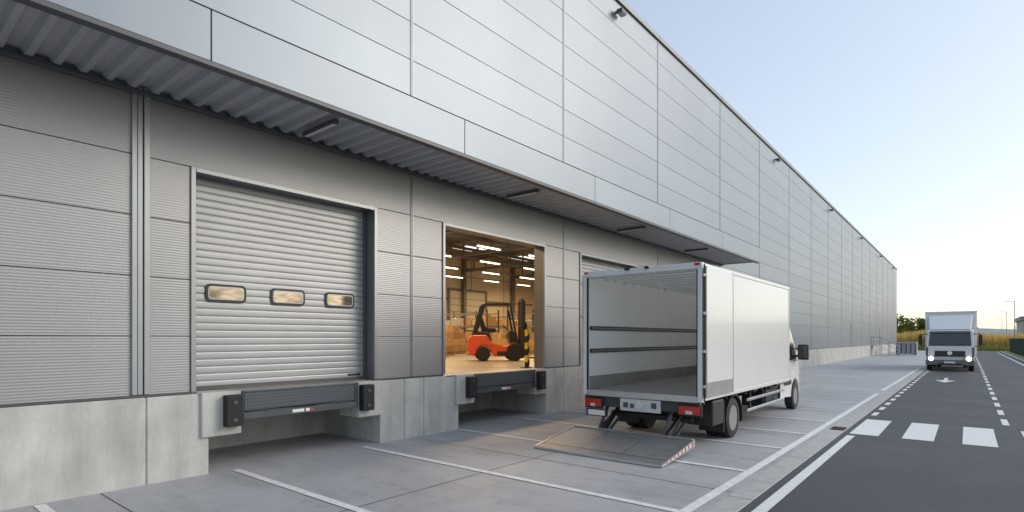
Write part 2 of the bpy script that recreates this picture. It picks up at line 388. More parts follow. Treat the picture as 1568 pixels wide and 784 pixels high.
boxes('rooflights',[(x,x+1.4,y_,y_+2.4,CZ-.03,CZ-.01) for x in (-7,-13,-19) for y_ in (15,21,27,33)],sky_l,W)
tubem=M('tube_light',(1,1,1),.5,emit=(1,.84,.58),es=6)
TX=(-2.2,-5.6,-9.0,-12.4,-15.8,-19.2)
boxes('interior_tube_lights',[(x-.035,x+.035,yy-.8,yy+.8,6.20,6.25) for x in TX for yy in [4+3.9*i for i in range(10)]],tubem,W)
boxes('interior_light_trunking',[(x-.03,x+.03,-4,YB-.2,6.3,6.36) for x in TX],isteel,W)
boxes('interior_door',[(XB+.01,XB+.06,29.6,33.6,1.17,5.6)],M('int_door',(.45,.43,.38),.5),W)
boxes('interior_door_ribs',[(XB+.06,XB+.09,29.6,33.6,1.5+i*.5,1.53+i*.5) for i in range(8)]+[(XB+.01,XB+.12,29.4,29.6,1.17,5.8),(XB+.01,XB+.12,33.6,33.8,1.17,5.8),(XB+.01,XB+.12,29.6,33.6,5.6,5.8)],isteel,W)
cards=M('cardboard',(.44,.29,.15),.8,0,ns=3,na=.15,island=.25)
wrap=M('stretch_wrap',(.5,.5,.48),.3,0,ns=3,na=.2)
wood=M('pallet_wood',(.33,.22,.12),.8,ns=8,na=.2)
for (px_,py_,n) in ((-9.3,16.1,3),(-10.4,17.6,3),(-8.9,19.0,3),(-11.6,19.6,4),(-13.0,17.6,3),(-8.6,21.6,4),(-6.4,21.4,3),(-10.3,22.6,3)):
    P=empty('pallet_of_boxes',(px_,py_,1.17))
    boxes('pallet',[(px_-.6,px_+.6,py_-.4+i*.2,py_-.3+i*.2,1.27,1.295) for i in range(5)]+[(px_-.6+i*.53,px_-.46+i*.53,py_-.4,py_+.5,1.17,1.268) for i in range(3)],wood,P)
    bl=[]
    for k in range(n):
        for i in range(3):
            for j in range(2): 
                if k==n-1 and random.random()<.3: continue
                bl.append((px_-.58+i*.39,px_-.2+i*.39,py_-.38+j*.43,py_+.04+j*.43,1.3+k*.31,1.3+k*.31+.305))
    boxes('cartons',bl,cards,P,bev=.008)
rku=M('rack_upright',(.10,.10,.10),.5,.3); rkb=M('rack_beam',(.30,.28,.25),.5,.3)
for (xa,ya) in ((-16.5,23.6),(-12.6,25.2),(-8.6,27.5),(-17,28.5)):
    SH=empty('storage_rack',(xa+1.9,ya+.5,1.17))
    boxes('uprights',[(x,x+.07,y_,y_+.07,1.17,3.6) for x in (xa,xa+1.9,xa+3.7) for y_ in (ya,ya+1)],rku,SH)
    boxes('beams',[(xa,xa+3.75,y_,y_+.05,z,z+.07) for y_ in (ya-.01,ya+1.02) for z in (1.85,2.6,3.35)],rkb,SH)
    bb=[];ww=[]
    for i in range(6):
        for z in (1.2,1.94,2.68):
            if random.random()<.15: continue
            (bb if random.random()<.65 else ww).append((xa+.12+i*.6,xa+.64+i*.6,ya+.06,ya+.95,z,z+random.uniform(.3,.6)))
    boxes('rack_cartons',bb,cards,SH,bev=.01); boxes('rack_wrapped_goods',ww,wrap,SH,bev=.03)
G=empty('safety_barrier',(-.47,11.5,1.17))
hz=bpy.data.materials.new('hazard'); t,N,L=nt(hz); tc=N.new('ShaderNodeTexCoord'); mp=N.new('ShaderNodeMapping'); mp.inputs['Rotation'].default_value=(rad(45),0,0)
L.new(tc.outputs['Object'],mp.inputs[0]); wv=N.new('ShaderNodeTexWave'); wv.wave_type='BANDS'; wv.bands_direction='Y'; wv.inputs['Scale'].default_value=1.3; L.new(mp.outputs[0],wv.inputs['Vector'])
cr=N.new('ShaderNodeValToRGB'); cr.color_ramp.interpolation='CONSTANT'; cr.color_ramp.elements[0].color=(.02,.02,.02,1); cr.color_ramp.elements[1].position=.5; cr.color_ramp.elements[1].color=(.85,.55,.02,1)
L.new(wv.outputs['Fac'],cr.inputs[0]); L.new(cr.outputs[0],N['Principled BSDF'].inputs['Base Color'])
box('post',(-.52,-.42,11.49,11.60,1.19,2.2),hz,G,bev=.015)
box('foot',(-.60,-.36,11.42,11.65,1.168,1.19),black,G)
for k,(x,yy) in enumerate(((-4,6),(-4,15),(-5,25),(-12,9),(-12,18),(-13,28),(-18,22),(-18,34))):
    ld=bpy.data.lights.new('hall_lamp','AREA'); ld.shape='RECTANGLE'; ld.size=1; ld.size_y=6; ld.energy=360; ld.color=(1,.66,.33)
    lo_=bpy.data.objects.new('hall_lamp',ld); S.collection.objects.link(lo_); lo_.location=(x,yy,6.1); lo_.parent=W; lo_.matrix_parent_inverse=Matrix.Translation(W.location).inverted()

# ---------------------------------------------------------------- wheels
tyre=M('tyre',(.022,.022,.024),.75,ns=15,na=.3,bump=.2,bs=60)
rim=M('rim_grey',(.33,.34,.35),.4,.6)
def wheel(name,c,r,w,side,parent,local=False,rm_=None):
    s=side; e=parent
    lathe(name+'_tyre',[(-w/2*s,r*.62),(-w/2*s,r*.9),(-w*.42*s,r*.98),(-w*.2*s,r),(w*.2*s,r),(w*.42*s,r*.98),(w/2*s,r*.9),(w/2*s,r*.66),(w*.44*s,r*.62)],c,tyre,e,local=local)
    lathe(name+'_rim',[(w*.46*s,r*.64),(w*.44*s,r*.6),(w*.2*s,r*.55),(w*.12*s,r*.42),(w*.22*s,r*.3),(w*.3*s,r*.2),(w*.42*s,r*.17),(w*.45*s,r*.1),(w*.45*s,.001)],c,rm_ or rim,e,local=local)
    for i in range(8):
        a=i*math.pi/4
        lathe(name+'_hole',[(w*.15*s,r*.055),(w*.20*s,r*.055)],(c[0]+.005*s,c[1]+r*.44*math.cos(a),c[2]+r*.44*math.sin(a)),black,e,n=10,local=local)
        lathe(name+'_nut',[(w*.25*s,r*.03),(w*.36*s,r*.03)],(c[0],c[1]+r*.24*math.cos(a+.3),c[2]+r*.24*math.sin(a+.3)),chrome,e,n=6,local=local)
def translucent(m,col,f=.4):
    t,N,L=nt(m); out=N['Material Output']; b=N['Principled BSDF']
    tr_=N.new('ShaderNodeBsdfTranslucent'); tr_.inputs[0].default_value=(*col,1); mx=N.new('ShaderNodeMixShader'); mx.inputs[0].default_value=f
    L.new(b.outputs[0],mx.inputs[1]); L.new(tr_.outputs[0],mx.inputs[2]); L.new(mx.outputs[0],out.inputs[0])

# ---------------------------------------------------------------- box truck (parked, rear open)
T=empty('box_truck',(3.83,13,0))
x0,x1,yr,yf,zb,zt=2.66,5.0,9.36,15.3,.90,3.24
boxes('box_walls',[(x1-.035,x1,yr+.06,yf,zb+.06,zt-.05),(x0,x0+.035,yr+.06,yf,zb+.06,zt-.05),(x0+.036,x1-.036,yf-.04,yf,zb+.06,zt-.05)],white,T,bev=.004)
boxes('box_liner',[(x0+.036,x0+.045,yr+.08,yf-.045,zb+.30,zt-.12),(x1-.045,x1-.036,yr+.08,yf-.045,zb+.30,zt-.12),(x0+.05,x1-.05,yf-.05,yf-.042,zb+.3,zt-.12)],whitein,T)
boxes('kick_strips',[(x0+.036,x0+.052,yr+.08,yf-.06,zb+.06,zb+.3),(x1-.052,x1-.036,yr+.08,yf-.06,zb+.06,zb+.3),(x0+.06,x1-.06,yf-.06,yf-.052,zb+.06,zb+.3)],M('kick_ply',(.34,.33,.32),.5,.2,ns=5,na=.15),T)
rt=M('roof_translucent',(.85,.84,.80),.5); translucent(rt,(.9,.88,.82),.6)
quads('box_roof',[[(x0+.02,yr+.04,zt-.025),(x1-.02,yr+.04,zt-.025),(x1-.02,yf,zt-.025),(x0+.02,yf,zt-.025)]],rt,T)
boxes('roof_bows',[(x0+.05,x1-.05,yr+.3+i*.42,yr+.36+i*.42,zt-.10,zt-.031) for i in range(14)],alu,T,bev=.006)
box('cargo_floor',(x0+.02,x1-.02,yr+.02,yf,zb-.01,zb+.058),floorbed,T)
boxes('edge_rails',[(x1-.03,x1+.014,yr,yf+.01,zt-.07,zt),(x0-.014,x0+.03,yr,yf+.01,zt-.07,zt),(x1-.03,x1+.014,yr,yf+.01,zb-.03,zb+.055),(x0-.014,x0+.03,yr,yf+.01,zb-.03,zb+.055),(x1-.03,x1+.012,yf-.03,yf+.012,zb+.056,zt-.071),(x0-.012,x0+.03,yf-.03,yf+.012,zb+.056,zt-.071)],white,T,bev=.012,seg=2)
boxes('rear_frame',[(x0-.01,x0+.07,yr-.03,yr+.08,zb-.05,zt+.01),(x1-.07,x1+.01,yr-.03,yr+.08,zb-.05,zt+.01),(x0+.071,x1-.071,yr-.03,yr+.08,zt-.10,zt+.01)],M('frame_white',(.76,.77,.78),.3,.1),T,bev=.012,seg=2)
boxes('rear_sill',[(x0+.071,x1-.071,yr-.035,yr+.08,zb-.06,zb+.05)],alu,T,bev=.006)
boxes('door_seals',[(x0+.07,x0+.085,yr-.032,yr+.02,zb+.05,zt-.11),(x1-.085,x1-.07,yr-.032,yr+.02,zb+.05,zt-.11)],black,T)
raild=M('rail_dark',(.09,.095,.1),.4,.5)
for z in (1.66,2.11):
    boxes('lashing_rail',[(x0+.046,x0+.06,yr+.12,yf-.1,z,z+.085)],raild,T,bev=.003)
    boxes('lashing_rail_slots',[(x0+.0605,x0+.0625,yr+.2+i*.075,yr+.235+i*.075,z+.025,z+.06) for i in range(74)],alu,T)
    boxes('lashing_rail_b',[(x1-.06,x1-.046,yr+.12,yf-.1,z,z+.085)],trimdark,T,bev=.003)
boxes('door_leaf_right',[(x1+.035,x1+.065,yr+.04,yr+1.42,zb+.04,zt-.07)],white,T,bev=.008)
boxes('door_leaf_right_frame',[(x1+.03,x1+.072,yr+.02,yr+.06,zb+.03,zt-.06),(x1+.03,x1+.072,yr+1.405,yr+1.43,zb+.03,zt-.06)],alu,T,bev=.004)
boxes('door_leaf_right_kick',[(x1+.066,x1+.069,yr+.07,yr+1.40,zb+.05,zb+.29)],alu,T)
boxes('door_leaf_left',[(x0-.065,x0-.035,yr+.04,yr+1.2,zb+.04,zt-.07)],white,T,bev=.008)
for z in (1.1,1.7,2.35,3.0):
    boxes('hinge',[(x1+.011,x1+.06,yr-.04,yr+.02,z,z+.05),(x0-.06,x0-.011,yr-.04,yr+.02,z,z+.05)],alu,T,bev=.006)
tube('lock_rod',[(x1+.045,yr-.01,zb-.02),(x1+.045,yr-.01,zt-.03)],.014,black,T)
tube('lock_rod_l',[(x0-.045,yr-.01,zb-.02),(x0-.045,yr-.01,zt-.03)],.014,alu,T)
boxes('marker_lamps',[(x0+.02,x0+.10,yr-.05,yr-.03,zt-.04,zt-.0),(x1-.12,x1-.02,yr-.05,yr-.03,zt-.04,zt)],redl,T,bev=.006)
boxes('top_brackets',[(x0+.9,x0+1.0,yr-.06,yr-.03,zt-.03,zt+.02),(x0+1.3,x0+1.38,yr-.06,yr-.03,zt-.03,zt+.02)],black,T,bev=.006)
boxes('side_markers',[(x1+.001,x1+.016,12.4,12.48,.84,.87),(x1+.001,x1+.016,14.2,14.28,.84,.87)],orangel,T)
boxes('chassis_rails',[(3.35,3.43,9.6,17.2,.58,.78),(4.23,4.31,9.6,17.2,.58,.78)]+[(3.43,4.23,y_,y_+.06,.6,.76) for y_ in (9.9,11,12.2,13.4,14.6)],black,T)
boxes('subframe',[(x0+.1,x1-.1,y_,y_+.06,.78,.885) for y_ in (9.7,10.3,10.9,11.5,12.1,12.7,13.3,13.9,14.5,15.1)],steel,T)
boxes('rear_underrun',[(x0+.06,x1-.06,yr+.04,yr+.16,.64,.84)],M('underrun_dark',(.06,.062,.065),.5),T,bev=.01)
boxes('lift_motor_box',[(3.45,4.25,yr-.02,yr+.035,.60,.83)],M('motor_white',(.62,.63,.64),.4),T,bev=.015,seg=2)
lathe('emblem_ring',[(-.034,.062),(-.034,.075),(-.026,.075),(-.026,.062)],(3.86,yr-.0,.72),chrome,T,axis='Y',n=28)
boxes('lift_label_w',[(3.52,3.62,yr-.026,yr-.021,.66,.76),(3.66,3.74,yr-.026,yr-.021,.66,.74),(4.08,4.18,yr-.026,yr-.021,.68,.78)],trimdark,T)
lensc=M('lens_clear',(.7,.6,.55),.2)
for (a,b,s) in ((2.70,3.06,1),(4.60,4.98,1)):
    box('tail_lamp_housing',(a-.02,b+.02,yr-.03,yr+.038,.60,.80),black,T,bev=.012)
    box('tail_lamp',(a,b,yr-.05,yr-.031,.63,.78),redl,T,bev=.01,seg=2)
    box('tail_lamp_clear',(a+.13,b-.13,yr-.054,yr-.05,.64,.70),lensc,T)
box('number_plate',(2.74,3.14,yr-.045,yr-.035,.47,.57),plate,T)
box('number_plate_eu',(2.74,2.775,yr-.048,yr-.0455,.47,.57),bluep,T)
box('plate_holder',(2.72,3.16,yr-.034,yr+.03,.45,.59),black,T)
for xx in (3.12,4.42):
    prof('lift_arm',[(9.85,.58),(9.95,.66),(9.2,.30),(9.1,.20),(9.16,.14),(9.3,.18)],xx,xx+.07,black,T,bev=.008)
    prof('lift_ram',[(9.75,.42),(9.82,.48),(9.28,.20),(9.24,.14)],xx+.09,xx+.14,steel,T)
    prof('lift_upper_link',[(9.5,.66),(9.58,.66),(9.26,.26),(9.18,.26)],xx-.05,xx-.01,steel,T)
box('lift_torsion_tube',(3.0,4.66,9.80,9.9,.42,.52),black,T,bev=.02)
platm=M('lift_plate_alu',(.36,.37,.385),.40,.7,ns=5,na=.18,stretch=(1,4,1),rvar=.1,bump=.3,bs=30)
prof('tail_lift_platform',[(7.86,.035),(9.16,.240),(9.18,.175),(9.10,.15),(7.87,.012)],2.58,4.93,platm,T)
prof('platform_edge_r',[(7.85,.045),(9.16,.252),(9.17,.13),(7.86,.008)],4.931,4.955,alu,T)
prof('platform_edge_l',[(7.85,.045),(9.16,.252),(9.17,.13),(7.86,.008)],2.555,2.579,alu,T)
box('platform_lip',(2.58,4.93,9.12,9.19,.242,.256),alu,T)
box('platform_front_edge',(2.58,4.93,7.835,7.859,.008,.046),alu,T)
def pz(y_): return .035+(y_-7.86)*.1577+.002
quads('platform_seams',[[(x,7.95,pz(7.95)),(x+.012,7.95,pz(7.95)),(x+.012,9.1,pz(9.1)),(x,9.1,pz(9.1))] for x in (3.36,4.14)]+[[(2.6,8.08,pz(8.08)),(4.91,8.08,pz(8.08)),(4.91,8.10,pz(8.10)),(2.6,8.10,pz(8.10))]],trimdark,T)
rs=[];ws=[]
for i in range(16):
    y_=7.95+i*.07; z=.045+(y_-7.85)*.158; h=.025+.003*i
    (rs if i%2 else ws).append([(4.957,y_-.02,z-h-.01),(4.957,y_+.05,z-h+.001),(4.957,y_+.07,z-.006),(4.957,y_,z-.017)])
quads('platform_marker_red',rs,redl,T); quads('platform_marker_white',ws,plate,T)
for sx,xc in ((1,4.83),(-1,2.83)):
    wheel('rear_wheel',(xc,11.2,.39),.39,.22,sx,T)
    wheel('rear_wheel_inner',(xc-.26*sx,11.2,.39),.39,.22,sx,T)
    wheel('front_wheel',(4.72 if sx>0 else 2.94,16.8,.37),.37,.22,sx,T,rm_=rim)
    pts=[];n=14
    for i in range(n+1):
        a=rad(-15+i*(195/n)); pts.append((11.2+.50*math.cos(a),.39+.46*math.sin(a)))
    inn=[(11.2+(p_[0]-11.2)*.95,.39+(p_[1]-.39)*.95) for p_ in pts]
    prof('mudguard',pts+inn[::-1],xc-.35 if sx>0 else xc-.13,xc+.13 if sx>0 else xc+.35,black,T)
    box('mudflap',(xc-.36 if sx>0 else xc-.12,xc+.12 if sx>0 else xc+.36,10.60,10.64,.18,.78),black,T,bev=.004)
box('underbody_box_r',(4.45,4.96,10.0,10.58,.36,.82),black,T,bev=.03,seg=2)
box('axle',(2.9,4.7,11.12,11.28,.32,.46),black,T)
boxes('side_guard',[(4.93,4.97,12.0,15.0,.42,.48),(4.93,4.97,12.0,15.0,.64,.70),(2.69,2.73,12.0,15.0,.42,.48),(2.69,2.73,12.0,15.0,.64,.70)],alu,T,bev=.01)
boxes('side_guard_posts',[(4.89,4.93,y_,y_+.06,.40,.9) for y_ in (12.3,13.5,14.7)]+[(2.73,2.77,y_,y_+.06,.40,.9) for y_ in (12.3,13.5,14.7)],black,T)
box('fuel_tank',(4.35,4.85,13.6,14.6,.36,.74),black,T,bev=.05,seg=3)
box('tool_box',(4.4,4.9,14.75,15.25,.42,.84),white,T,bev=.03)
arch=[]
for i in range(11):
    a=math.pi-math.pi*i/10; arch.append((16.8+.47*math.cos(a),.37+.47*math.sin(a)))
cabp=[(15.34,.42)]+[(16.33,.37)]+arch[1:-1]+[(17.27,.37),(17.62,.34),(17.76,.45),(17.8,.85),(17.72,1.08),(17.45,1.28),(17.1,1.42),(16.62,2.16),(16.35,2.36),(16.0,2.44),(15.6,2.46),(15.34,2.44)]
def cabtaper(y,z): 
    t=1
    if z>1.3: t=1-.10*(z-1.3)/1.15
    if y>17.2: t*=1-.12*(y-17.2)/.6
    return t
prof('cab_body',cabp,2.84,4.82,white,T,bev=.03,seg=3,taper=cabtaper)
def cx(z,off): return 3.83+(.99*(1-.10*max(0,z-1.3)/1.15))+off
hlm=M('headlamp_glass',(.7,.72,.75),.1,.3)
for s in (1,-1):
    def P(y_,z,o=.006): 
        xx=cx(z,o)-3.83; return (3.83+s*xx,y_,z)
    q=[[P(15.55,1.38),P(16.95,1.36),P(16.88,1.56),P(16.45,2.18),P(16.2,2.27),P(15.55,2.3)]]
    quads('side_window',q if s>0 else [x[::-1] for x in q],glass,T)
    ln=[]
    for (a,b) in (((15.5,.5),(15.5,2.34)),((16.3,.9),(16.27,1.3)),((15.5,1.33),(17.1,1.33))):
        ln.append([P(a[0],a[1],.004),P(a[0]+(.012 if a[0]==b[0] or abs(a[0]-b[0])<.1 else 0),a[1]+(.012 if a[1]==b[1] else 0),.004),P(b[0]+.012,b[1]+.012,.004),P(b[0],b[1],.004)])
    quads('door_gaps',ln,black,T)
    boxes('door_handle',[(P(15.65,1.2)[0]-.02,P(15.65,1.2)[0]+.025,15.62,15.78,1.17,1.21)],black,T,bev=.008)
    boxes('side_moulding',[(min(3.83+s*.985,3.83+s*1.01),max(3.83+s*.985,3.83+s*1.01),15.4,16.28,.72,.84)],black,T,bev=.008)
    xm=3.83+s*1.18
    boxes('mirror_housing',[(xm-.13,xm+.13,16.78,16.92,1.36,1.78)],black,T,bev=.035,seg=3)
    boxes('mirror_glass',[(xm-.10,xm+.10,16.772,16.779,1.42,1.74)],glass,T)
    tube('mirror_arm',[(3.83+s*.97,16.95,1.46),(xm,16.86,1.46)],.03,black,T)
    tube('mirror_arm_b',[(3.83+s*.95,16.95,1.66),(xm,16.86,1.70)],.02,black,T)
    boxes('headlamp',[(3.83+s*.75-.16,3.83+s*.75+.16,17.68,17.79,.78,1.0)],hlm,T,bev=.03)
quads('windscreen',[[(2.98,17.13,1.43),(4.68,17.13,1.43),(4.60,16.66,2.14),(3.06,16.66,2.14)]],glass,T)
box('front_grille',(3.3,4.36,17.80,17.83,.62,.98),black,T,bev=.02)

# ---------------------------------------------------------------- distant truck
E=empty('delivery_truck',(7.66,42,0)); X,Y=7.66,42.0
def B(n,b,m,bev=0,seg=1): return box(n,(X+b[0],X+b[1],Y+b[2],Y+b[3],b[4],b[5]),m,E,bev,seg)
prof('cab',[(Y+.06,.62),(Y,.95),(Y,1.45),(Y+.26,2.36),(Y+.45,2.47),(Y+1.75,2.5),(Y+1.75,.75),(Y+1.45,.75),(Y+1.35,.98),(Y+.65,.98),(Y+.5,.62)],X-1.14,X+1.14,white,E,bev=.05,seg=3,taper=lambda y,z:1-.05*max(0,z-1.4))
quads('windscreen',[[(X-1.0,Y-.008,1.50),(X+1.0,Y-.008,1.50),(X+.95,Y+.215,2.28),(X-.95,Y+.215,2.28)]],glass,E)
prof('roof_deflector',[(Y+.35,2.47),(Y+1.7,3.38),(Y+1.75,3.38),(Y+1.75,2.47)],X-.98,X+.98,white,E,bev=.05,taper=lambda y,z:1+.12*max(0,z-2.47))
B('sun_visor',(-.98,.98,.06,.2,2.31,2.37),black,.02)
B('box_body',(-1.26,1.26,1.95,8.4,.95,3.6),white,.03,2)
B('box_front_rim',(-1.275,1.275,1.93,2.0,3.52,3.615),alu,.01)
B('bumper',(-1.15,1.15,-.1,.45,.34,.66),M('bumper_grey',(.16,.165,.17),.5),.05,2)
B('bumper_mid',(-.55,.55,-.115,-.1,.36,.46),black)
B('grille',(-.72,.72,-.025,.05,.86,1.20),black,.02)
boxes('grille_bars',[(X-.68,X+.68,Y-.04,Y-.024,z,z+.03) for z in (.92,1.02,1.12)],trimdark,E)
lathe('emblem',[(-.06,.09),(-.06,.12),(-.03,.12),(-.03,.09)],(X,Y,1.07),chrome,E,axis='Y',n=24)
B('number_plate',(-.26,.26,-.13,-.115,.47,.58),plate)
hl=M('headlight_lit',(1,1,1),.2,emit=(1,.86,.62),es=14)
hhm=M('headlamp_shell',(.4,.41,.42),.2,.5)
for s in (-1,1):
    B('headlamp_housing',(s*.86-.2,s*.86+.2,-.105,.1,.62,.86),hhm,.03)
    lathe('headlamp_bulb',[(-.125,.001),(-.12,.11),(-.10,.12)],(X+s*.88,Y,.74),hl,E,axis='Y',n=16)
    B('corner_panel',(s*1.08-.05,s*1.08+.05,-.03,.3,.88,1.42),trimdark,.02)
    B('mirror',(s*1.40-.09,s*1.40+.09,-.02,.1,1.55,2.15),black,.03)
    tube('mirror_arm',[(X+s*1.08,Y+.2,2.2),(X+s*1.40,Y+.05,2.2),(X+s*1.40,Y+.05,1.5),(X+s*1.12,Y+.1,1.5)],.025,black,E)
    wheel('front_wheel',(X+s*.99,Y+1.0,.43),.43,.26,s,E)
    wheel('rear_wheel',(X+s*.99,Y+6.2,.43),.43,.26,s,E)
    wheel('rear_wheel_in',(X+s*.70,Y+6.2,.43),.43,.24,s,E)
    boxes('side_guard',[(X+s*1.17-.02,X+s*1.17+.02,Y+2.2,Y+5.4,z,z+.1) for z in (.5,.75)],alu,E)
    tube('wiper',[(X+s*.45-.3,Y-.02,1.50),(X+s*.45+.25,Y+.02,1.62)],.012,black,E)
B('chassis',(-.45,.45,.5,8.3,.55,.94),black)
B('rear_bumper',(-1.1,1.1,8.2,8.3,.45,.6),black)

# ---------------------------------------------------------------- forklift
F=empty('forklift',(-4.2,14.7,1.168),rad(47))   # local +X = forward
F.scale=(.9,.94,.98)
orange=M('forklift_orange',(.80,.095,.012),.3,coat=.4)
dgrey=M('forklift_grey',(.035,.036,.038),.5)
def fprof(n,pts,y0,y1,m,bev=.03,seg=3):
    bm=bmesh.new(); a=[bm.verts.new((x,y0,z)) for x,z in pts]; b=[bm.verts.new((x,y1,z)) for x,z in pts]
    bm.faces.new(a); bm.faces.new(b[::-1]); k=len(pts)
    for i in range(k): bm.faces.new([a[i],b[i],b[(i+1)%k],a[(i+1)%k]])
    bmesh.ops.recalc_face_normals(bm,faces=bm.faces)
    es=[e for e in bm.edges if e.calc_face_angle(0)>rad(30)]
    if bev: bmesh.ops.bevel(bm,geom=es,offset=bev,segments=seg,affect='EDGES')
    put(n,fin(bm,n),m,F,True)
fprof('counterweight',[(-1.15,.22),(-1.22,.45),(-1.16,.80),(-1.0,.92),(-.5,.92),(-.32,.66),(-.3,.40),(-.36,.46),(-.50,.54),(-.72,.54),(-.86,.40),(-.9,.22)],-.52,.52,orange,.04)
fprof('engine_hood',[(-.98,.92),(-.9,1.02),(-.4,1.04),(-.28,.68),(-.5,.74),(-.56,.92)],-.44,.44,dgrey,.03)
fprof('chassis_side',[(-.34,.35),(-.3,.64),(.15,.52),(.55,.66),(.74,.62),(.8,.3),(.2,.16),(-.2,.16)],-.5,.5,orange,.03)
fprof('step_well',[(-.1,.2),(-.1,.34),(.3,.34),(.3,.2)],-.53,.53,black,.01)
fprof('seat',[(-.62,1.0),(-.76,1.52),(-.64,1.56),(-.5,1.16),(-.1,1.14),(-.1,1.0)],-.24,.24,black,.03)
fprof('dashboard',[(.45,.6),(.35,1.0),(.45,1.1),(.64,.98),(.72,.6)],-.4,.4,black,.03)
fprof('guard_roof',[(-.66,1.95),(-.5,2.03),(.35,2.03),(.46,1.95)],-.48,.48,black,.015)
for s in (-.44,.44):
    fprof('guard_post_rear',[(-1.0,.9),(-.84,.98),(-.52,1.98),(-.68,1.98)],s-.035,s+.035,black,0)
    tube('guard_post_front',[(.70,s,.6),(.42,s,1.98)],.04,black,F,True)
    boxes('mast_upright',[(.84,.95,s*.8-.06,s*.8+.06,.1,2.2),(.96,1.02,s*.62-.035,s*.62+.035,.12,2.14)],dgrey,F,bev=.006,local=True)
    lathe('front_wheel_tyre',[(-.11,.18),(-.11,.29),(-.08,.32),(.08,.32),(.11,.29),(.11,.18)],(.58,s*1.1,.32),tyre,F,axis='Y',n=28,local=True)
    lathe('front_wheel_rim',[(-.09,.18),(-.09,.001),(.09,.001),(.09,.18)],(.58,s*1.1,.32),orange,F,axis='Y',n=20,local=True)
    lathe('rear_wheel_tyre',[(-.09,.14),(-.09,.23),(-.06,.26),(.06,.26),(.09,.23),(.09,.14)],(-.62,s*1.06,.26),tyre,F,axis='Y',n=28,local=True)
    lathe('rear_wheel_rim',[(-.08,.14),(-.08,.001),(.08,.001),(.08,.14)],(-.62,s*1.06,.26),orange,F,axis='Y',n=20,local=True)
    boxes('fork',[(1.07,1.12,s*.6-.05,s*.6+.05,.1,.6),(1.12,2.05,s*.6-.05,s*.6+.05,.08,.12)],black,F,bev=.004,local=True)
boxes('mast_cross',[(.84,.92,-.29,.29,2.10,2.2),(.84,.92,-.29,.29,1.2,1.28),(.84,.92,-.29,.29,.3,.4),(1.02,1.07,-.46,.46,.2,.28),(1.02,1.07,-.46,.46,.52,.6)]+[(1.02,1.06,-.45+i*.144,-.42+i*.144,.6,1.28) for i in range(7)]+[(1.02,1.06,-.46,.46,1.28,1.33)],black,F,bev=.004,local=True)
boxes('roof_bars',[(-.5+i*.12,-.46+i*.12,-.42,.42,2.03,2.05) for i in range(7)],black,F,local=True)
tube('steering',[(.42,0,1.05),(.22,0,1.22)],.02,black,F,True)
lathe('steering_wheel',[(-.01,.13),(-.01,.16),(.01,.16),(.01,.13)],(.22,0,1.22),black,F,axis='Z',n=24,local=True)
boxes('lift_cylinder',[(.86,.9,-.17,-.11,.4,2.0),(.86,.9,.11,.17,.4,2.0)],dgrey,F,local=True)
boxes('work_lamp',[(.40,.48,s-.05,s+.05,1.82,1.92) for s in (-.4,.4)],lensc,F,local=True)
boxes('rear_lamp',[(-1.2,-1.165,-.45,-.35,.66,.72),(-1.2,-1.165,.35,.45,.66,.72)],redl,F,local=True)

# ---------------------------------------------------------------- background
def blades(name,n,xr,yr_,h,w,mat):
    bm=bmesh.new()
    for i in range(n):
        x=random.uniform(*xr); y_=random.uniform(*yr_); hh=random.uniform(*h)*(1+.12*math.sin(x*.35)+.1*math.sin(x*.11+1)); a=random.uniform(0,math.pi)
        dx,dy=math.cos(a)*w,math.sin(a)*w; lx,ly=random.uniform(-.35,.35),random.uniform(-.35,.35)
        v=[bm.verts.new(p) for p in [(x-dx,y_-dy,0),(x+dx,y_+dy,0),(x+lx+dx*.7,y_+ly+dy*.7,hh*.8),(x+lx*1.3,y_+ly*1.3,hh)]]
        bm.faces.new(v)
    me=bpy.data.meshes.new(name); bm.to_mesh(me); bm.free(); return put(name,me,mat)
reed=M('maize_dry',(.55,.41,.14),.8,ns=.4,na=.3,island=.3); translucent(reed,(.68,.50,.16),.5)
reed2=M('maize_green',(.18,.20,.06),.8,ns=.4,na=.3,island=.3); translucent(reed2,(.26,.28,.07),.5)
blades('crop_field',16000,(-25,75),(122,134),(2.0,3.2),.11,reed)
blades('roadside_grass',9000,(-25,75),(114.5,121),(.3,1.1),.07,reed2)
sheet('crop_field_ground',[R(-200,300,122,420)],.02,M('crop_far',(.34,.27,.09),.9,ns=.2,na=.3))
blades('crop_field_far',9000,(-60,160),(150,260),(1.5,2.6),.4,reed)

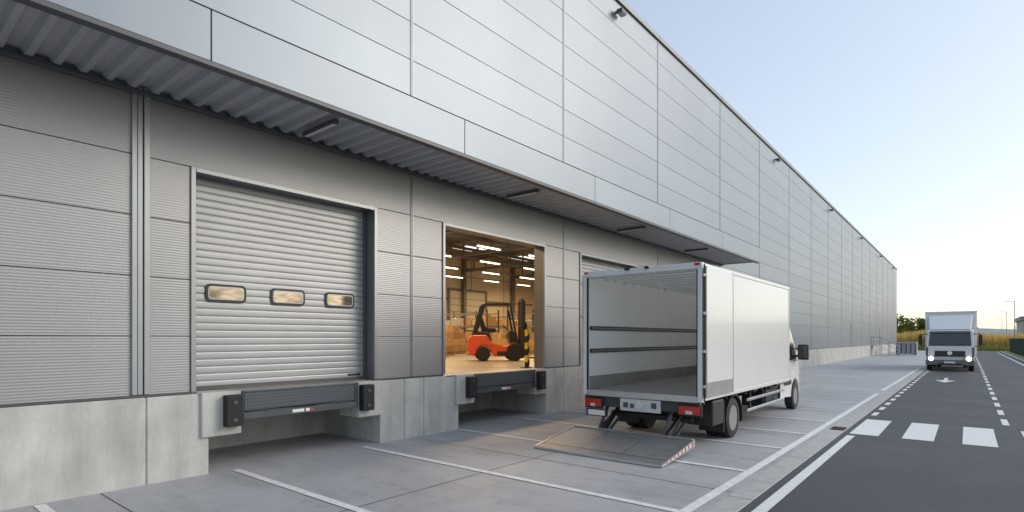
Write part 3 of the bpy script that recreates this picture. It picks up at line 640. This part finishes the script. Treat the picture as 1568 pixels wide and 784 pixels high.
leafm=M('foliage',(.11,.13,.04),.8,ns=.3,na=.4,island=.45); translucent(leafm,(.28,.29,.06),.5)
bark=M('bark',(.12,.09,.06),.9)
def treemass(name,specs,leafs,size):
    e=empty(name,(specs[0][0],specs[0][1],0))
    bm=bmesh.new(); tb=[]
    for (x,y_,h,r) in specs:
        tb.append((x,y_,h))
        cl=[(x+random.gauss(0,r*.45),y_+random.gauss(0,r*.45),h*random.uniform(.35,.9),r*random.uniform(.25,.5)) for _ in range(14)]
        for i in range(leafs):
            c=random.choice(cl)
            d=Vector((random.gauss(0,1),random.gauss(0,1),random.gauss(0,.8))).normalized()*c[3]*random.uniform(.6,1.1)
            p=Vector(c[:3])+d
            if p.z<.3: continue
            u=Vector((random.uniform(-1,1),random.uniform(-1,1),random.uniform(-1,1))).normalized(); w=u.orthogonal().normalized()
            s=size*random.uniform(.6,1.4)
            bm.faces.new([bm.verts.new(p+u*s),bm.verts.new(p+w*s),bm.verts.new(p-u*s),bm.verts.new(p-w*s)])
    me=bpy.data.meshes.new(name+'_foliage'); bm.to_mesh(me); bm.free(); put('foliage',me,leafm,e)
    bm=bmesh.new()
    for (x,y_,h) in tb:
        def limb(a,b,r0,r1):
            a=Vector(a);b=Vector(b);d=(b-a).normalized();u=d.orthogonal().normalized();w=d.cross(u);n=7
            q=[bm.verts.new(a+(u*math.cos(2*math.pi*i/n)+w*math.sin(2*math.pi*i/n))*r0) for i in range(n)]
            q2=[bm.verts.new(b+(u*math.cos(2*math.pi*i/n)+w*math.sin(2*math.pi*i/n))*r1) for i in range(n)]
            for i in range(n): bm.faces.new([q[i],q[(i+1)%n],q2[(i+1)%n],q2[i]])
        limb((x,y_,0),(x,y_,h*.55),h*.03,h*.018)
        for k in range(5):
            a=random.uniform(0,6.28); limb((x,y_,h*random.uniform(.3,.5)),(x+math.cos(a)*h*.25,y_+math.sin(a)*h*.25,h*random.uniform(.6,.8)),h*.014,h*.004)
    put('trunks',fin(bm,'t'),bark,e)
sp=[]
for i in range(7): sp.append((-6+i*2.4+random.uniform(-1,1),165+random.uniform(-6,6),random.uniform(5.5,8.5),random.uniform(2,3)))
treemass('unseen_tree_line',sp,900,.26)
sp=[(random.uniform(-60,-8),random.uniform(175,200),random.uniform(7,10),3.5) for i in range(10)]
sp+=[(30+i*5+random.uniform(-1,1),random.uniform(200,235),random.uniform(4.5,7),2.8) for i in range(11)]
treemass('unseen_tree_line',sp,600,.34)
sp=[(random.uniform(60,75),-60+i*9+random.uniform(-3,3),random.uniform(6,10),4) for i in range(26)]
treemass('unseen_tree_line',sp,450,.5)  # unseen trees opposite the facade, added to give the cladding something to reflect
bm=bmesh.new(); n=80; top=[];bot=[]
for i in range(n+1):
    x=-900+i*40; h=18+9*math.sin(i*.13+.6)+4*math.sin(i*.41)+(18 if x>150 else 18*max(0,(x+100)/250))*.35
    top.append(bm.verts.new((x,1500,h*1.35))); bot.append(bm.verts.new((x,900,-1)))
for i in range(n): bm.faces.new([bot[i],bot[i+1],top[i+1],top[i]])
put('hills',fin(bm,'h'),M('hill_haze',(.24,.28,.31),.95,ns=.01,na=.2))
IB=empty('industrial_hall',(90,380,0))
boxes('walls',[(30,150,380,430,0,11)],M('hall_wall',(.3,.3,.31),.6),IB)
boxes('roof',[(29,151,379,431,11,13)],M('hall_roof',(.2,.21,.23),.6),IB)
boxes('bays',[(32+i*8,33+i*8,379.6,379.99,0,11) for i in range(15)],trimdark,IB)
for (x,y_,h) in ((14.4,122,8),(15.4,171,8),(16.5,225,8)):
    Lm=empty('street_lamp',(x,y_,0))
    tube('pole',[(x,y_,0),(x,y_,h*.5)],.09,galv,Lm); tube('pole_upper',[(x,y_,h*.5),(x,y_,h)],.06,galv,Lm)
    tube('arm',[(x,y_,h-.05),(x-.6,y_,h+.05)],.04,galv,Lm)
    box('lamp_head',(x-1.15,x-.5,y_-.15,y_+.15,h+.0,h+.10),galv,Lm,bev=.03)
FN=empty('mesh_fence',(12.9,70,0))
fm=M('fence_green',(.03,.06,.05),.5)
fb=[]
for i in range(30): fb.append((12.87,12.93,40+i*2.1,40.06+i*2.1,0,1.95))
boxes('posts',fb,fm,FN)
fw=[(12.895,12.903,40,100.9,z,z+.012) for z in [.15+.2*i for i in range(9)]]+[(12.894,12.902,40+i*.1,40.01+i*.1,.1,1.9) for i in range(609)]
boxes('wires',fw,fm,FN)

# ---------------------------------------------------------------- light, sky, camera
# hazy bright morning sun beyond the far side of the road: very soft shadows
SE,SR=25,50
w=bpy.data.worlds.new('World'); S.world=w; w.use_nodes=True
N=w.node_tree.nodes; L=w.node_tree.links
sky=N.new('ShaderNodeTexSky'); sky.sky_type='NISHITA'; sky.sun_disc=False; sky.sun_elevation=rad(SE); sky.sun_rotation=rad(SR)
sky.air_density=1.0; sky.dust_density=1.2; sky.ozone_density=1.0
sc=N.new('ShaderNodeVectorMath'); sc.operation='SCALE'; sc.inputs['Scale'].default_value=.28
gm=N.new('ShaderNodeGamma'); gm.inputs['Gamma'].default_value=.5
hs=N.new('ShaderNodeHueSaturation'); hs.inputs['Saturation'].default_value=1.0
s2=N.new('ShaderNodeVectorMath'); s2.operation='SCALE'; s2.inputs['Scale'].default_value=.86/.15
L.new(sky.outputs[0],sc.inputs[0]); L.new(sc.outputs[0],gm.inputs[0]); L.new(gm.outputs[0],hs.inputs['Color']); L.new(hs.outputs[0],s2.inputs[0])
L.new(s2.outputs[0],N['Background'].inputs[0]); N['Background'].inputs[1].default_value=.15
sd=bpy.data.lights.new('sun','SUN'); sd.energy=1.35; sd.angle=rad(32); sd.color=(1,.90,.76)
so=bpy.data.objects.new('sun',sd); S.collection.objects.link(so)
d=Vector((math.sin(rad(SR))*math.cos(rad(SE)),math.cos(rad(SR))*math.cos(rad(SE)),math.sin(rad(SE))))
so.rotation_euler=d.to_track_quat('Z','Y').to_euler(); so.location=(40,20,40)
cam=bpy.data.cameras.new('camera'); co=bpy.data.objects.new('camera',cam); S.collection.objects.link(co); S.camera=co
cam.sensor_width=36; cam.lens=850/1568*36; cam.shift_y=126/1568; cam.clip_end=6000; cam.clip_start=.05
co.location=(8.5,0,1.95); co.rotation_euler=(rad(90),0,rad(39.4))
S.view_settings.view_transform='Standard'; S.view_settings.look='None'; S.view_settings.exposure=0
